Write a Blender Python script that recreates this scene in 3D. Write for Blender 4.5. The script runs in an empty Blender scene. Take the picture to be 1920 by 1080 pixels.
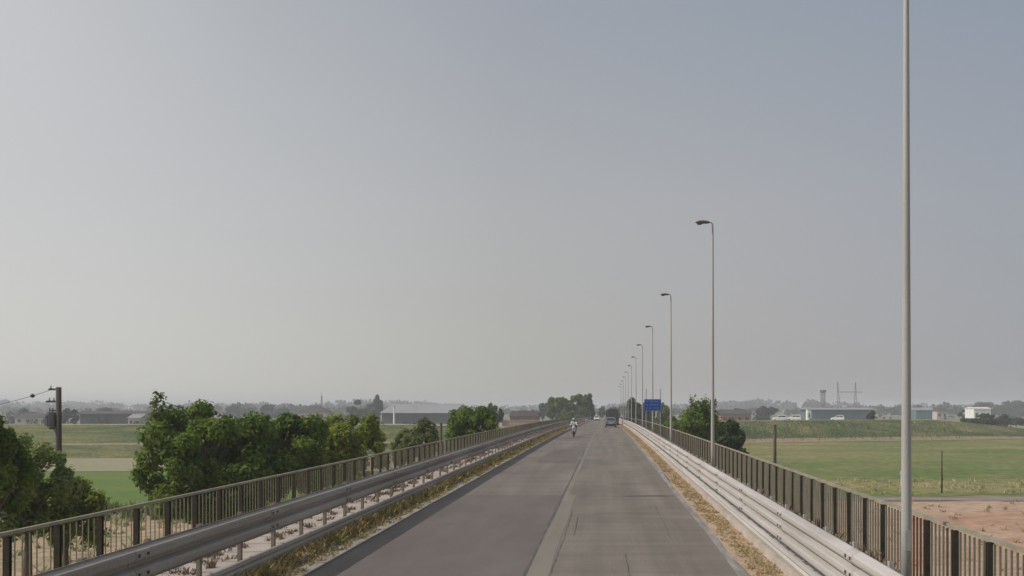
import bpy, math, random
import numpy as np
from mathutils import Vector, Matrix
R = math.radians
random.seed(7)
SC = bpy.context.scene
COL = SC.collection
F, VX, VY, CH = 1850.0, 1137.0, 761.0, 2.7      # lens in photo pixels, vanishing point, camera height
GZ = -6.0                                        # level of the plain below the viaduct

def at(px, py, d):
    return Vector(((px-VX)/F*d, d, CH-(py-VY)/F*d))
def px_x(px, d): return (px-VX)/F*d
def px_z(py, d): return CH-(py-VY)/F*d
def prof(y):                                     # long profile of the road: level, then a gentle dip
    if y < 45: return 0.0
    if y < 139: return -4.5e-5*(y-45)**2
    return -0.3976-0.0085*(y-139)

# ---------------------------------------------------------------- materials
MATS = {}
def mat(name, c1, c2=None, scale=4.0, rough=0.85, metal=0.0, stretch=(1, 1, 1), lo=0.35, hi=0.65,
        detail=6, fine=0.0, fscale=60.0, bump=0.0, spec=0.3, transl=0.0):
    m = bpy.data.materials.new(name); m.use_nodes = True
    nt = m.node_tree; N = nt.nodes; L = nt.links
    b = N['Principled BSDF']; out = N['Material Output']
    b.inputs['Roughness'].default_value = rough
    b.inputs['Metallic'].default_value = metal
    b.inputs['Specular IOR Level'].default_value = spec
    b.inputs['Base Color'].default_value = (*c1, 1)
    col = None
    if c2 is not None:
        tc = N.new('ShaderNodeTexCoord'); mp = N.new('ShaderNodeMapping')
        mp.inputs['Scale'].default_value = stretch
        L.new(tc.outputs['Object'], mp.inputs['Vector'])
        nz = N.new('ShaderNodeTexNoise'); nz.inputs['Scale'].default_value = scale
        nz.inputs['Detail'].default_value = detail; nz.inputs['Roughness'].default_value = 0.6
        L.new(mp.outputs['Vector'], nz.inputs['Vector'])
        mr = N.new('ShaderNodeMapRange'); mr.inputs['From Min'].default_value = lo; mr.inputs['From Max'].default_value = hi
        L.new(nz.outputs['Fac'], mr.inputs['Value'])
        mx = N.new('ShaderNodeMix'); mx.data_type = 'RGBA'
        mx.inputs[6].default_value = (*c1, 1); mx.inputs[7].default_value = (*c2, 1)
        L.new(mr.outputs['Result'], mx.inputs[0]); col = mx.outputs[2]
        if fine > 0:
            n2 = N.new('ShaderNodeTexNoise'); n2.inputs['Scale'].default_value = fscale; n2.inputs['Detail'].default_value = 3
            L.new(tc.outputs['Object'], n2.inputs['Vector'])
            m2 = N.new('ShaderNodeMapRange'); m2.inputs['From Min'].default_value = 0.3; m2.inputs['From Max'].default_value = 0.7
            m2.inputs['To Min'].default_value = 1-fine; m2.inputs['To Max'].default_value = 1+fine
            L.new(n2.outputs['Fac'], m2.inputs['Value'])
            vm = N.new('ShaderNodeVectorMath'); vm.operation = 'SCALE'
            L.new(col, vm.inputs[0]); L.new(m2.outputs['Result'], vm.inputs['Scale']); col = vm.outputs[0]
        L.new(col, b.inputs['Base Color'])
        if bump > 0:
            bp = N.new('ShaderNodeBump'); bp.inputs['Strength'].default_value = bump; bp.inputs['Distance'].default_value = 0.02
            L.new(nz.outputs['Fac'], bp.inputs['Height']); L.new(bp.outputs['Normal'], b.inputs['Normal'])
    if transl > 0:
        tr = N.new('ShaderNodeBsdfTranslucent'); ms = N.new('ShaderNodeMixShader'); ms.inputs[0].default_value = transl
        if col is not None: L.new(col, tr.inputs['Color'])
        else: tr.inputs['Color'].default_value = (*c1, 1)
        L.new(b.outputs[0], ms.inputs[1]); L.new(tr.outputs[0], ms.inputs[2]); L.new(ms.outputs[0], out.inputs['Surface'])
    MATS[name] = m
    return m

def asphalt_mat():
    m = bpy.data.materials.new('worn_asphalt'); m.use_nodes = True
    nt = m.node_tree; N = nt.nodes; L = nt.links; b = N['Principled BSDF']
    b.inputs['Roughness'].default_value = 0.9; b.inputs['Specular IOR Level'].default_value = 0.25
    tc = N.new('ShaderNodeTexCoord')
    def noise(scale, st, detail=5, rough=0.6):
        mp = N.new('ShaderNodeMapping'); mp.inputs['Scale'].default_value = st
        L.new(tc.outputs['Object'], mp.inputs['Vector'])
        n = N.new('ShaderNodeTexNoise'); n.inputs['Scale'].default_value = scale; n.inputs['Detail'].default_value = detail
        n.inputs['Roughness'].default_value = rough
        L.new(mp.outputs['Vector'], n.inputs['Vector']); return n.outputs['Fac']
    def rng(v, a, b_, c, d):
        r = N.new('ShaderNodeMapRange'); L.new(v, r.inputs['Value'])
        for k, x in zip(('From Min', 'From Max', 'To Min', 'To Max'), (a, b_, c, d)): r.inputs[k].default_value = x
        return r.outputs['Result']
    def mul(a, c):
        k = N.new('ShaderNodeMath'); k.operation = 'MULTIPLY'; L.new(a, k.inputs[0]); L.new(c, k.inputs[1]); return k.outputs[0]
    streak = rng(noise(1.6, (1, 0.03, 1)), 0.3, 0.7, 0.82, 1.14)       # along the lanes
    blot = rng(noise(0.45, (1, 0.4, 1)), 0.35, 0.65, 0.86, 1.10)       # old stains
    cross = rng(noise(1.0, (0.18, 2.2, 1), 4), 0.42, 0.6, 0.93, 1.04)  # transverse ripples
    fine = rng(noise(28, (1, 1, 1), 4), 0.3, 0.7, 0.80, 1.18)
    f = mul(mul(streak, blot), mul(cross, fine))
    sx = N.new('ShaderNodeSeparateXYZ'); L.new(tc.outputs['Object'], sx.inputs[0])
    lane = rng(sx.outputs['X'], -1.5, -0.9, 0, 1)
    mx = N.new('ShaderNodeMix'); mx.data_type = 'RGBA'
    mx.inputs[6].default_value = (0.180, 0.154, 0.136, 1); mx.inputs[7].default_value = (0.186, 0.162, 0.138, 1)
    L.new(lane, mx.inputs[0])
    vm = N.new('ShaderNodeVectorMath'); vm.operation = 'SCALE'; L.new(mx.outputs[2], vm.inputs[0]); L.new(f, vm.inputs['Scale'])
    L.new(vm.outputs[0], b.inputs['Base Color'])
    bp = N.new('ShaderNodeBump'); bp.inputs['Strength'].default_value = 0.4; bp.inputs['Distance'].default_value = 0.01
    L.new(noise(90, (1, 1, 1), 2), bp.inputs['Height']); L.new(bp.outputs['Normal'], b.inputs['Normal'])
    return m

M_ASPH = asphalt_mat()
M_PATCH = mat('dark_asphalt', (0.120, 0.101, 0.092), (0.150, 0.128, 0.115), 0.9, 0.92, stretch=(1, 0.25, 1), fine=0.12, fscale=50)
M_SEAM = mat('seam_tar', (0.07, 0.066, 0.062), (0.13, 0.12, 0.11), 3, 0.9, stretch=(1, 0.5, 1))
M_SEAML = mat('seam_band', (0.176, 0.156, 0.132), (0.210, 0.187, 0.158), 1.5, 0.92, stretch=(1, 0.15, 1), fine=0.1, fscale=40)
M_EDGE = mat('worn_edge_paint', (0.19, 0.178, 0.165), (0.31, 0.295, 0.275), 1.3, 0.9, stretch=(3, 0.5, 1), lo=0.4, hi=0.62, fine=0.15, fscale=40)
M_KERB = mat('dusty_concrete', (0.21, 0.185, 0.155), (0.36, 0.325, 0.285), 2.6, 0.92, stretch=(1, 0.5, 1), fine=0.12, fscale=30)
M_PAVE = mat('pink_concrete', (0.36, 0.305, 0.26), (0.47, 0.41, 0.36), 1.2, 0.92, fine=0.15, fscale=20)
M_DIRT = mat('dry_dirt', (0.34, 0.235, 0.155), (0.42, 0.32, 0.23), 3.5, 0.98, fine=0.35, fscale=22, stretch=(1, .5, 1))
M_CONC = mat('viaduct_concrete', (0.28, 0.27, 0.25), (0.36, 0.345, 0.325), 0.5, 0.9, fine=0.1, fscale=12)
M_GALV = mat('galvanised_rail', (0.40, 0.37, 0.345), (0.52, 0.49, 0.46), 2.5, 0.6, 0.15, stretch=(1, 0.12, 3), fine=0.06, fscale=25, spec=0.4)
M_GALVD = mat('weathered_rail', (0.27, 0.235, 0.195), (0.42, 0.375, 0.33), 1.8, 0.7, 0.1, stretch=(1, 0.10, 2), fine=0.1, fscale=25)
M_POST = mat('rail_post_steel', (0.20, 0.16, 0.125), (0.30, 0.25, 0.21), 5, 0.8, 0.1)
M_BOLT = mat('bolt_steel', (0.09, 0.08, 0.075), (0.16, 0.14, 0.13), 30, 0.6, 0.5)
M_FENCE = mat('olive_paint', (0.22, 0.20, 0.145), (0.31, 0.28, 0.21), 3, 0.8, fine=0.1, fscale=30)
M_FPOST = mat('dark_fence_paint', (0.034, 0.028, 0.020), (0.065, 0.053, 0.038), 4, 0.75)
M_RUST = mat('rusted_paint', (0.20, 0.10, 0.065), (0.13, 0.085, 0.055), 6, 0.9)
M_POLE = mat('lamp_pole_zinc', (0.35, 0.335, 0.315), (0.44, 0.425, 0.40), 2.0, 0.45, 0.0, stretch=(1, 1, 0.15), fine=0.05, fscale=30, spec=0.5)
M_HEAD = mat('lamp_head_grey', (0.11, 0.115, 0.125), (0.15, 0.155, 0.165), 4, 0.5)
M_LENS = mat('lamp_glass', (0.12, 0.125, 0.13), rough=0.25, spec=0.5)
M_BARK = mat('bark', (0.085, 0.065, 0.048), (0.15, 0.12, 0.09), 8, 0.95, stretch=(1, 1, .3))
M_WOOD = mat('creosoted_wood', (0.055, 0.045, 0.04), (0.10, 0.08, 0.065), 6, 0.9, stretch=(1, 1, .1))
M_GROUND = mat('plain_ground', (0.135, 0.145, 0.075), (0.23, 0.20, 0.13), 0.012, 1.0, fine=0.2, fscale=0.3, detail=8)
M_FIELDR = mat('pasture', (0.108, 0.150, 0.034), (0.245, 0.200, 0.085), 0.05, 1.0, fine=0.36, fscale=0.8, detail=9, lo=.42, hi=.68, stretch=(.55, 1, 1))
M_FIELDL = mat('bright_crop', (0.082, 0.142, 0.022), (0.125, 0.170, 0.030), 0.15, 1.0, fine=0.15, fscale=1.6, stretch=(.4, 1, 1))
M_TAN = mat('stubble', (0.30, 0.255, 0.165), (0.24, 0.235, 0.13), 0.07, 1.0, fine=0.12, fscale=0.9, stretch=(.3, 1, 1))
M_RED = mat('red_soil', (0.35, 0.195, 0.130), (0.43, 0.300, 0.210), 0.13, 1.0, fine=0.22, fscale=1.1, detail=8, stretch=(.45, 1, 1))
M_TANS = mat('tan_soil', (0.38, 0.27, 0.18), (0.27, 0.225, 0.125), 0.16, 1.0, fine=0.3, fscale=1.4, detail=8, stretch=(.5, 1, 1))
M_TRACK = mat('gravel_track', (0.20, 0.175, 0.165), (0.28, 0.225, 0.18), 0.5, 1.0, fine=0.15, fscale=4)
M_LEVEE = mat('levee_grass', (0.060, 0.088, 0.026), (0.180, 0.165, 0.062), 0.22, 1.0, fine=0.45, fscale=1.6, detail=9, lo=.42, hi=.66, stretch=(.35, 1, 1))
M_LEVB = mat('levee_dry_toe', (0.22, 0.19, 0.10), (0.30, 0.22, 0.14), 0.12, 1.0, fine=0.25, fscale=1.0, stretch=(.3, 1, 1))
M_CREST = mat('crest_track', (0.34, 0.30, 0.21), (0.40, 0.35, 0.26), 0.2, 1.0, fine=0.1, fscale=2)
def leafmat(name, a, b, sc=0.9, t=0.42):
    return mat(name, a, b, sc, 0.65, fine=0.3, fscale=3.5, transl=t, lo=.38, hi=.62, spec=.2)
M_LEAF = leafmat('leaf_mid_green', (0.072, 0.135, 0.015), (0.180, 0.240, 0.030))
M_LEAFY = leafmat('leaf_yellow_green', (0.125, 0.175, 0.020), (0.270, 0.300, 0.038))
M_LEAFD = leafmat('leaf_dark_green', (0.040, 0.076, 0.020), (0.085, 0.130, 0.032))
M_LEAFO = leafmat('leaf_olive', (0.095, 0.130, 0.034), (0.185, 0.205, 0.065))
M_LEAFP = leafmat('leaf_pale', (0.13, 0.205, 0.035), (0.31, 0.35, 0.12), 1.6)
M_LEAFB = leafmat('leaf_brownish', (0.075, 0.08, 0.045), (0.11, 0.115, 0.06))
M_LEAFF = leafmat('leaf_far', (0.040, 0.058, 0.036), (0.066, 0.082, 0.046), .05)
M_DRY = mat('dry_blades', (0.41, 0.30, 0.15), (0.26, 0.25, 0.10), 1.4, 0.95, fine=0.35, fscale=14, transl=.25)
M_DRYR = mat('straw_blades', (0.48, 0.35, 0.22), (0.35, 0.305, 0.16), 1.1, 0.95, fine=0.35, fscale=14, transl=.25)
M_DEAD = mat('dead_weed', (0.17, 0.12, 0.10), (0.24, 0.19, 0.13), 1.3, 0.95, fine=0.3, fscale=9, transl=.2)
M_TALL = mat('pale_grass', (0.50, 0.46, 0.27), (0.32, 0.34, 0.15), 0.4, 0.95, fine=0.3, fscale=5, transl=.25)
M_BLUE = mat('sign_blue', (0.018, 0.065, 0.30), (0.022, 0.075, 0.33), 5, 0.45)
M_WHITE = mat('white_paint', (0.74, 0.74, 0.72), (0.68, 0.68, 0.66), 6, 0.5)
M_SIGNTXT = mat('sign_letter', (0.30, 0.38, 0.62), rough=0.5)
M_GREYB = mat('sign_back_steel', (0.30, 0.30, 0.29), (0.36, 0.36, 0.35), 6, 0.6, .3)
M_TYRE = mat('tyre_rubber', (0.022, 0.022, 0.022), (0.035, 0.034, 0.033), 20, 0.85)
M_RIM = mat('rim_alloy', (0.38, 0.38, 0.38), (0.3, 0.3, 0.3), 20, 0.4, 0.6)
M_GLASS = mat('dark_glass', (0.035, 0.045, 0.055), (0.05, 0.06, 0.07), 3, 0.12, spec=0.6)
M_CARG = mat('grey_blue_paint', (0.20, 0.235, 0.25), (0.23, 0.265, 0.28), 3, 0.32, 0.35)
M_CARW = mat('white_car_paint', (0.72, 0.72, 0.70), (0.66, 0.66, 0.64), 3, 0.35)
M_TRUCK = mat('dark_truck_tarp', (0.055, 0.052, 0.055), (0.085, 0.08, 0.08), 1.5, 0.85)
M_BLK = mat('black_plastic', (0.02, 0.02, 0.021), (0.035, 0.035, 0.035), 12, 0.6)
M_REDL = mat('red_lens', (0.35, 0.02, 0.02), rough=0.3)
M_CLRL = mat('clear_lens', (0.8, 0.8, 0.78), rough=0.15)
M_SKIN = mat('skin', (0.42, 0.26, 0.18), rough=0.6)
M_SHIRT = mat('white_cotton', (0.80, 0.80, 0.80), (0.72, 0.72, 0.72), 12, 0.9)
M_TROU = mat('dark_cloth', (0.03, 0.027, 0.03), (0.05, 0.045, 0.045), 12, 0.9)
M_HELM = mat('grey_helmet', (0.42, 0.40, 0.39), rough=0.35)
M_TILE = mat('dark_roof_tiles', (0.055, 0.048, 0.05), (0.085, 0.07, 0.07), 0.6, 0.9, fine=.15, fscale=3)
M_BRICK = mat('red_brick', (0.30, 0.17, 0.13), (0.38, 0.23, 0.18), 0.8, 0.9, fine=.15, fscale=4)
M_PLAST = mat('pale_render', (0.50, 0.47, 0.43), (0.42, 0.39, 0.36), 0.4, 0.9)
M_WHITEB = mat('white_wall', (0.78, 0.78, 0.76), (0.70, 0.70, 0.68), 0.5, 0.8)
M_DKWALL = mat('dark_wall', (0.07, 0.072, 0.085), (0.10, 0.10, 0.11), 0.2, 0.9)
M_TEAL = mat('blue_grey_cladding', (0.085, 0.135, 0.155), (0.11, 0.16, 0.18), 0.2, 0.7)
M_RFLT = mat('pale_sheet_roof', (0.24, 0.245, 0.25), (0.29, 0.295, 0.30), 0.08, 0.7)
M_RUB = mat('reddish_rubble', (0.42, 0.28, 0.22), (0.5, 0.36, 0.28), 0.8, 0.95, fine=.2, fscale=4)
M_STEEL = mat('mast_steel', (0.16, 0.16, 0.17), (0.2, 0.2, 0.21), 1, 0.6, .3)
M_WIRE = mat('wire_black', (0.05, 0.05, 0.05), rough=0.6)
M_PORC = mat('insulator', (0.12, 0.07, 0.05), rough=0.3)

# ---------------------------------------------------------------- mesh helpers
class MB:
    def __init__(s): s.v = []; s.f = []
    def add(s, vs, fs):
        o = len(s.v); s.v += [tuple(v) for v in vs]; s.f += [tuple(i+o for i in f) for f in fs]; return s
    def box(s, c, d, rz=0, taper=1.0):
        x, y, z = d[0]/2, d[1]/2, d[2]/2
        vs = []
        for sz in (-1, 1):
            t = taper if sz > 0 else 1
            for sx, sy in ((-1, -1), (1, -1), (1, 1), (-1, 1)):
                px, py = sx*x*t, sy*y*t
                vs.append((c[0]+px*math.cos(rz)-py*math.sin(rz), c[1]+px*math.sin(rz)+py*math.cos(rz), c[2]+sz*z))
        return s.add(vs, [(3, 2, 1, 0), (4, 5, 6, 7), (0, 1, 5, 4), (1, 2, 6, 5), (2, 3, 7, 6), (3, 0, 4, 7)])
    def tube(s, pts, rad, n=8, cap=True):
        pts = [Vector(p) for p in pts]
        if not isinstance(rad, (list, tuple)): rad = [rad]*len(pts)
        rings = []
        for i, p in enumerate(pts):
            t = (pts[min(i+1, len(pts)-1)]-pts[max(i-1, 0)]).normalized()
            a = Vector((0, 0, 1)) if abs(t.z) < 0.9 else Vector((1, 0, 0))
            u = t.cross(a).normalized(); w = t.cross(u).normalized()
            rings.append([p+(u*math.cos(2*math.pi*k/n)+w*math.sin(2*math.pi*k/n))*rad[i] for k in range(n)])
        vs = [v for r in rings for v in r]; fs = []
        for i in range(len(pts)-1):
            for k in range(n):
                a = i*n+k; b = i*n+(k+1) % n
                fs.append((a, b, b+n, a+n))
        if cap:
            fs.append(tuple(range(n-1, -1, -1))); fs.append(tuple(range((len(pts)-1)*n, len(pts)*n)))
        return s.add(vs, fs)
    def loft(s, rings, cap=True):
        n = len(rings[0]); vs = [v for r in rings for v in r]; fs = []
        for i in range(len(rings)-1):
            for k in range(n):
                a = i*n+k; b = i*n+(k+1) % n; fs.append((a, b, b+n, a+n))
        if cap:
            fs.append(tuple(range(n-1, -1, -1))); fs.append(tuple(range((len(rings)-1)*n, len(rings)*n)))
        return s.add(vs, fs)
    def ball(s, c, r, nu=12, nv=8):
        r = r if isinstance(r, (tuple, list)) else (r, r, r)
        rings = []
        for i in range(nv+1):
            th = -math.pi/2+math.pi*(i+0.02 if i == 0 else (i-0.02 if i == nv else i))/nv
            rings.append([(c[0]+r[0]*math.cos(th)*math.cos(2*math.pi*k/nu), c[1]+r[1]*math.cos(th)*math.sin(2*math.pi*k/nu), c[2]+r[2]*math.sin(th)) for k in range(nu)])
        return s.loft(rings)
    def build(s, name, m, parent=None, smooth=False, bevel=0):
        me = bpy.data.meshes.new(name); me.from_pydata(s.v, [], s.f); me.update()
        me.materials.append(m)
        if smooth: me.polygons.foreach_set('use_smooth', [True]*len(me.polygons))
        o = bpy.data.objects.new(name, me); COL.objects.link(o)
        if parent is not None: o.parent = parent
        if bevel:
            b = o.modifiers.new('bevel', 'BEVEL'); b.width = bevel; b.segments = 2; b.limit_method = 'ANGLE'
        return o
def npmesh(name, V, Fc, m, parent=None, nside=4):
    me = bpy.data.meshes.new(name); nv, nf = len(V), len(Fc)
    me.vertices.add(nv); me.vertices.foreach_set('co', np.asarray(V, dtype=np.float32).ravel())
    me.loops.add(nf*nside); me.loops.foreach_set('vertex_index', np.asarray(Fc, dtype=np.int32).ravel())
    me.polygons.add(nf); me.polygons.foreach_set('loop_start', np.arange(0, nf*nside, nside, dtype=np.int32))
    me.polygons.foreach_set('loop_total', np.full(nf, nside, dtype=np.int32))
    me.update(calc_edges=True); me.materials.append(m)
    o = bpy.data.objects.new(name, me); COL.objects.link(o)
    if parent is not None: o.parent = parent
    return o
def empty(name, loc=(0, 0, 0), rz=0):
    o = bpy.data.objects.new(name, None); COL.objects.link(o); o.location = loc; o.rotation_euler = (0, 0, rz); o.empty_display_size = .3
    return o
def tag(o, label=None, cat=None, group=None, kind=None):
    if label: o['label'] = label
    if cat: o['category'] = cat
    if group: o['group'] = group
    if kind: o['kind'] = kind
    return o
def copy_tree(o, parent=None):
    c = o.copy(); COL.objects.link(c)
    if parent is not None: c.parent = parent
    for ch in list(o.children): copy_tree(ch, c)
    return c

YS = [-12, -4] + list(range(0, 140, 3)) + list(range(140, 641, 10))
def strip(name, x0, x1, dz, m, ys=YS, wob=0, seed=0, y0=None, y1=None, kind='structure'):
    rnd = random.Random(seed); vs = []; fs = []
    yy = [y for y in ys if (y0 is None or y > y0) and (y1 is None or y < y1)]
    if y0 is not None: yy = [y0]+yy
    if y1 is not None: yy = yy+[y1]
    for i, y in enumerate(yy):
        a = rnd.uniform(-wob, wob); b = rnd.uniform(-wob, wob); z = prof(y)+dz
        vs += [(x0+a, y, z), (x1+b, y, z)]
        if i: k = 2*i; fs.append((k-2, k-1, k+1, k))
    o = MB().add(vs, fs).build(name, m)
    return tag(o, kind=kind) if kind else o
def extrude(mb, prof2d, ys, dz=0, flip=False):
    """closed 2-D outline (x,z) run along the road, following its profile"""
    rings = [[(p[0], y, p[1]+prof(y)+dz) for p in prof2d] for y in ys]
    mb.loft(rings); return mb

# ---------------------------------------------------------------- terrain
def sheet(name, pts, z, m, rag=0.0, seed=1, step=4.0, kind='structure'):
    rnd = random.Random(seed); out = []
    n = len(pts)
    for i in range(n):
        a = Vector(pts[i]); b = Vector(pts[(i+1) % n]); k = max(1, int((b-a).length/step)) if rag else 1
        for j in range(k):
            p = a.lerp(b, j/k); out.append((p.x+rnd.uniform(-rag, rag), p.y+rnd.uniform(-rag, rag), z))
    o = MB().add(out, [tuple(range(len(out)))]).build(name, m); return tag(o, kind=kind)
ground = MB().add([(-5500, -300, GZ), (5500, -300, GZ), (5500, 6500, GZ), (-5500, 6500, GZ)], [(0, 1, 2, 3)]).build('ground', M_GROUND)
tag(ground, kind='structure')
sheet('green_field', [(-400, 84), (-11, 84), (-11, 130), (-400, 130)], GZ+.03, M_FIELDL, 1.0, 1)
sheet('stubble_field', [(-420, 131), (-11, 131), (-11, 163), (-420, 163)], GZ+.04, M_TAN, .6, 2)
sheet('bare_soil', [(-120, 20), (-9, 20), (-9, 74), (-28, 79), (-60, 72), (-120, 78)], GZ+.05, M_TANS, 1.5, 3)
sheet('pasture_field', [(9, 95.5), (300, 95.5), (420, 300), (9, 236)], GZ+.03, M_FIELDR, 1.0, 4)
sheet('track', [(14, 90.0), (220, 92.5), (220, 95.3), (14, 93)], GZ+.05, M_TRACK, .5, 5)
sheet('red_field', [(9, 10), (260, 10), (260, 92), (9, 89.5)], GZ+.035, M_RED, 1.2, 6)
M_DITCH = mat('ditch_weeds', (0.075, 0.075, 0.035), (0.14, 0.115, 0.06), 0.3, 1.0, fine=.3, fscale=2, stretch=(.3, 1, 1))
sheet('ditch', [(14, 214.5), (22, 220), (40, 232.2), (75, 244.2), (99, 254), (135, 269), (135, 267.4), (99, 252.2), (75, 242.4), (40, 230.6), (22, 218), (14, 212.5)], GZ+.07, M_DITCH, .35, 9, 3)
sheet('tan_field', [(60, 330), (520, 330), (520, 560), (60, 520)], GZ+.03, M_TAN, 3, 7, 20)
sheet('fallow_field', [(108, 268), (420, 262), (420, 400), (112, 400)], GZ+.06, M_CREST, 2, 8, 10)

def levee():
    # front-toe line (x, y, crest z, slope run)
    path = [(-600, 163, -1.1, 38), (-250, 163, -1.1, 38), (-90, 163, -1.1, 38), (-45, 175, -1.2, 32), (-14, 195, -2.2, 24), (-8, 199, -2.9, 22), (6, 209, -3.0, 18),
            (12, 213, -2.6, 16), (22, 222, -1.1, 15), (40, 234, -1.0, 14), (75, 246, -0.95, 14), (88, 251, -1.0, 14), (99, 256, -1.9, 12), (114, 262, -3.4, 10), (135, 271, -5.6, 5)]
    dense = []
    for i in range(len(path)-1):
        a, b = path[i], path[i+1]; k = max(1, int(math.hypot(b[0]-a[0], b[1]-a[1])/5))
        for j in range(k): dense.append(tuple(a[q]+(b[q]-a[q])*j/k for q in range(4)))
    dense.append(path[-1])
    rnd = random.Random(5)
    mats = {'toe': MB(), 'slope': MB(), 'crest': MB()}
    rows = []
    for (x, y, zc, run) in dense:
        bench = x < -20
        H = zc-GZ; q = lambda a: rnd.uniform(-a, a)
        if bench:
            r = [(0, GZ-.02), (run*.10, GZ+H*.12), (run*.32, GZ+H*.36+q(.08)), (run*.47, GZ+H*.38+q(.06)), (run*.75, GZ+H*.7+q(.12)), (run, zc+q(.05)), (run+5, zc), (run+22, GZ-.02)]
        else:
            r = [(0, GZ-.02), (run*.30, GZ+H*.17+q(.06)), (run*.45, GZ+H*.40+q(.12)), (run*.6, GZ+H*.58+q(.12)), (run*.8, GZ+H*.80+q(.12)), (run, zc+q(.05)), (run+5, zc), (run+18, GZ-.02)]
        rows.append([(x, y+a+q(.2), z) for a, z in r])
    for i in range(len(rows)-1):
        for j in range(7):
            w = 'toe' if (j == 0 and rows[i][0][0] > 8) or (j == 2 and rows[i][0][0] < -20) else ('crest' if j == 5 else 'slope')
            mats[w].add([rows[i][j], rows[i+1][j], rows[i+1][j+1], rows[i][j+1]], [(0, 1, 2, 3)])
    o = mats['slope'].build('levee', M_LEVEE, smooth=True); tag(o, kind='structure')
    tag(mats['toe'].build('levee_dry_strip', M_LEVB, smooth=True), kind='structure')
    tag(mats['crest'].build('levee_track', M_CREST, smooth=True), kind='structure')
levee()
# embankment that carries the road past the levee
mb = MB(); rings = []
for y in [238, 262, 300, 400, 500, 640]:
    zt = prof(y)-.98; rings.append([(-7.4, y, zt), (4.7, y, zt), (4.7+(zt-GZ)*1.7, y, GZ-.1), (-7.4-(zt-GZ)*1.7, y, GZ-.1)])
mb.loft(rings); tag(mb.build('embankment', M_LEVEE), kind='structure')

# ---------------------------------------------------------------- road on the viaduct
strip('road', -4.86, 2.25, 0, M_ASPH)
strip('asphalt_patch', -4.28, -1.33, 0.004, M_PATCH, y0=-4, y1=29.8, wob=.012, seed=2)
strip('asphalt_patch', -3.3, -1.45, 0.0045, M_PATCH, y0=47, y1=62, wob=.06, seed=3)
strip('asphalt_patch', -4.5, -2.2, 0.0045, M_PATCH, y0=81, y1=88, wob=.06, seed=4)
strip('asphalt_patch', 0.45, 1.75, 0.0045, M_PATCH, y0=29.4, y1=29.75, wob=.03, seed=5)
strip('seam_band', -1.27, -0.92, 0.004, M_SEAML, y0=-4, y1=29.8, wob=.018, seed=8)
strip('seam_band', -1.27, -1.11, 0.004, M_SEAML, y0=29.8, y1=120, wob=.02, seed=18)
strip('road_seam', -1.325, -1.272, 0.006, M_SEAM, y0=-4, y1=60, wob=.012, seed=9)
strip('edge_line', 2.10, 2.27, 0.005, M_EDGE, y0=-4, wob=.02, seed=11)
def crack(pts, w, seed):
    rnd = random.Random(seed); vs = []; fs = []; P = []
    for i in range(len(pts)-1):
        a, b = Vector(pts[i]), Vector(pts[i+1]); k = max(2, int((b-a).length/.25))
        for q in range(k): P.append(a.lerp(b, q/k)+Vector((rnd.uniform(-.012, .012), rnd.uniform(-.03, .03))))
    P.append(Vector(pts[-1]))
    for i, p in enumerate(P):
        t = (P[min(i+1, len(P)-1)]-P[max(0, i-1)]).normalized(); n = Vector((-t.y, t.x))*w*rnd.uniform(.3, 1)
        z = prof(p.y)+.0085; vs += [(p.x-n.x, p.y-n.y, z), (p.x+n.x, p.y+n.y, z)]
        if i: k = 2*i; fs.append((k-2, k-1, k+1, k))
    tag(MB().add(vs, fs).build('road_crack', M_SEAM), kind='structure')
for k_, (p_, w_) in enumerate((([(-.89, 12.5), (-.90, 16), (-.87, 20), (-.88, 25.5)], .007), ([(-.68, 20.5), (-.69, 24)], .011), ([(.6, 29.5), (1.3, 29.6), (2.05, 29.55)], .05),
        ([(-.9, 34), (.2, 34.2), (1.2, 34.1), (2.1, 34.3)], .03), ([(-.8, 24.6), (.4, 24.9), (1.1, 24.8)], .016), ([(.35, 11.5), (.37, 14.5), (.35, 18)], .006),
        ([(1.3, 20), (1.32, 22), (1.3, 27)], .005), ([(-4.1, 22.4), (-2.6, 22.5), (-1.4, 22.2)], .010),
        ([(-4.3, 40), (-3.0, 40.3), (-1.4, 40.1)], .03), ([(-.6, 52), (.8, 52.4), (2.0, 52.2)], .05))):
    crack(p_, w_, k_)
strip('kerb_strip', -5.22, -4.80, 0.012, M_KERB, wob=.03, seed=12)
strip('dirt_strip', -5.66, -5.20, 0.016, M_DIRT, wob=.02, seed=13)
strip('dirt_strip', 2.26, 2.86, 0.010, M_DIRT, wob=.04, seed=14)
for x0, x1, dx0 in ((-7.32, -5.64, 0), (2.84, 4.56, 0)):
    o = MB(); extrude(o, [(x0, -.1), (x1, -.1), (x1, .15), (x0, .15)], YS); tag(o.build('pavement', M_PAVE), kind='structure')
via = tag(empty('viaduct', (0, 0, GZ)), 'long concrete road viaduct with low piers carrying the straight road over the fields', 'bridge')
def under(o, root):
    o.parent = root; o.matrix_parent_inverse = Matrix.Translation(-Vector(root.location)); return o
o = MB(); extrude(o, [(-7.34, -.09), (-7.34, -.55), (-6.0, -.95), (3.3, -.95), (4.58, -.55), (4.58, -.09)], YS)
under(o.build('deck', M_CONC), via)
for k in range(9):
    y = 4+k*24; h = prof(y)-.95-GZ
    o = MB().box((-1.4, y, GZ+h-.35), (8.6, 1.2, .7)); 
    for x in (-4.4, 1.6): o.tube([(x, y, GZ-.1), (x, y, GZ+h-.6)], .5, 16)
    under(o.build('pier', M_CONC), via)

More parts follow.
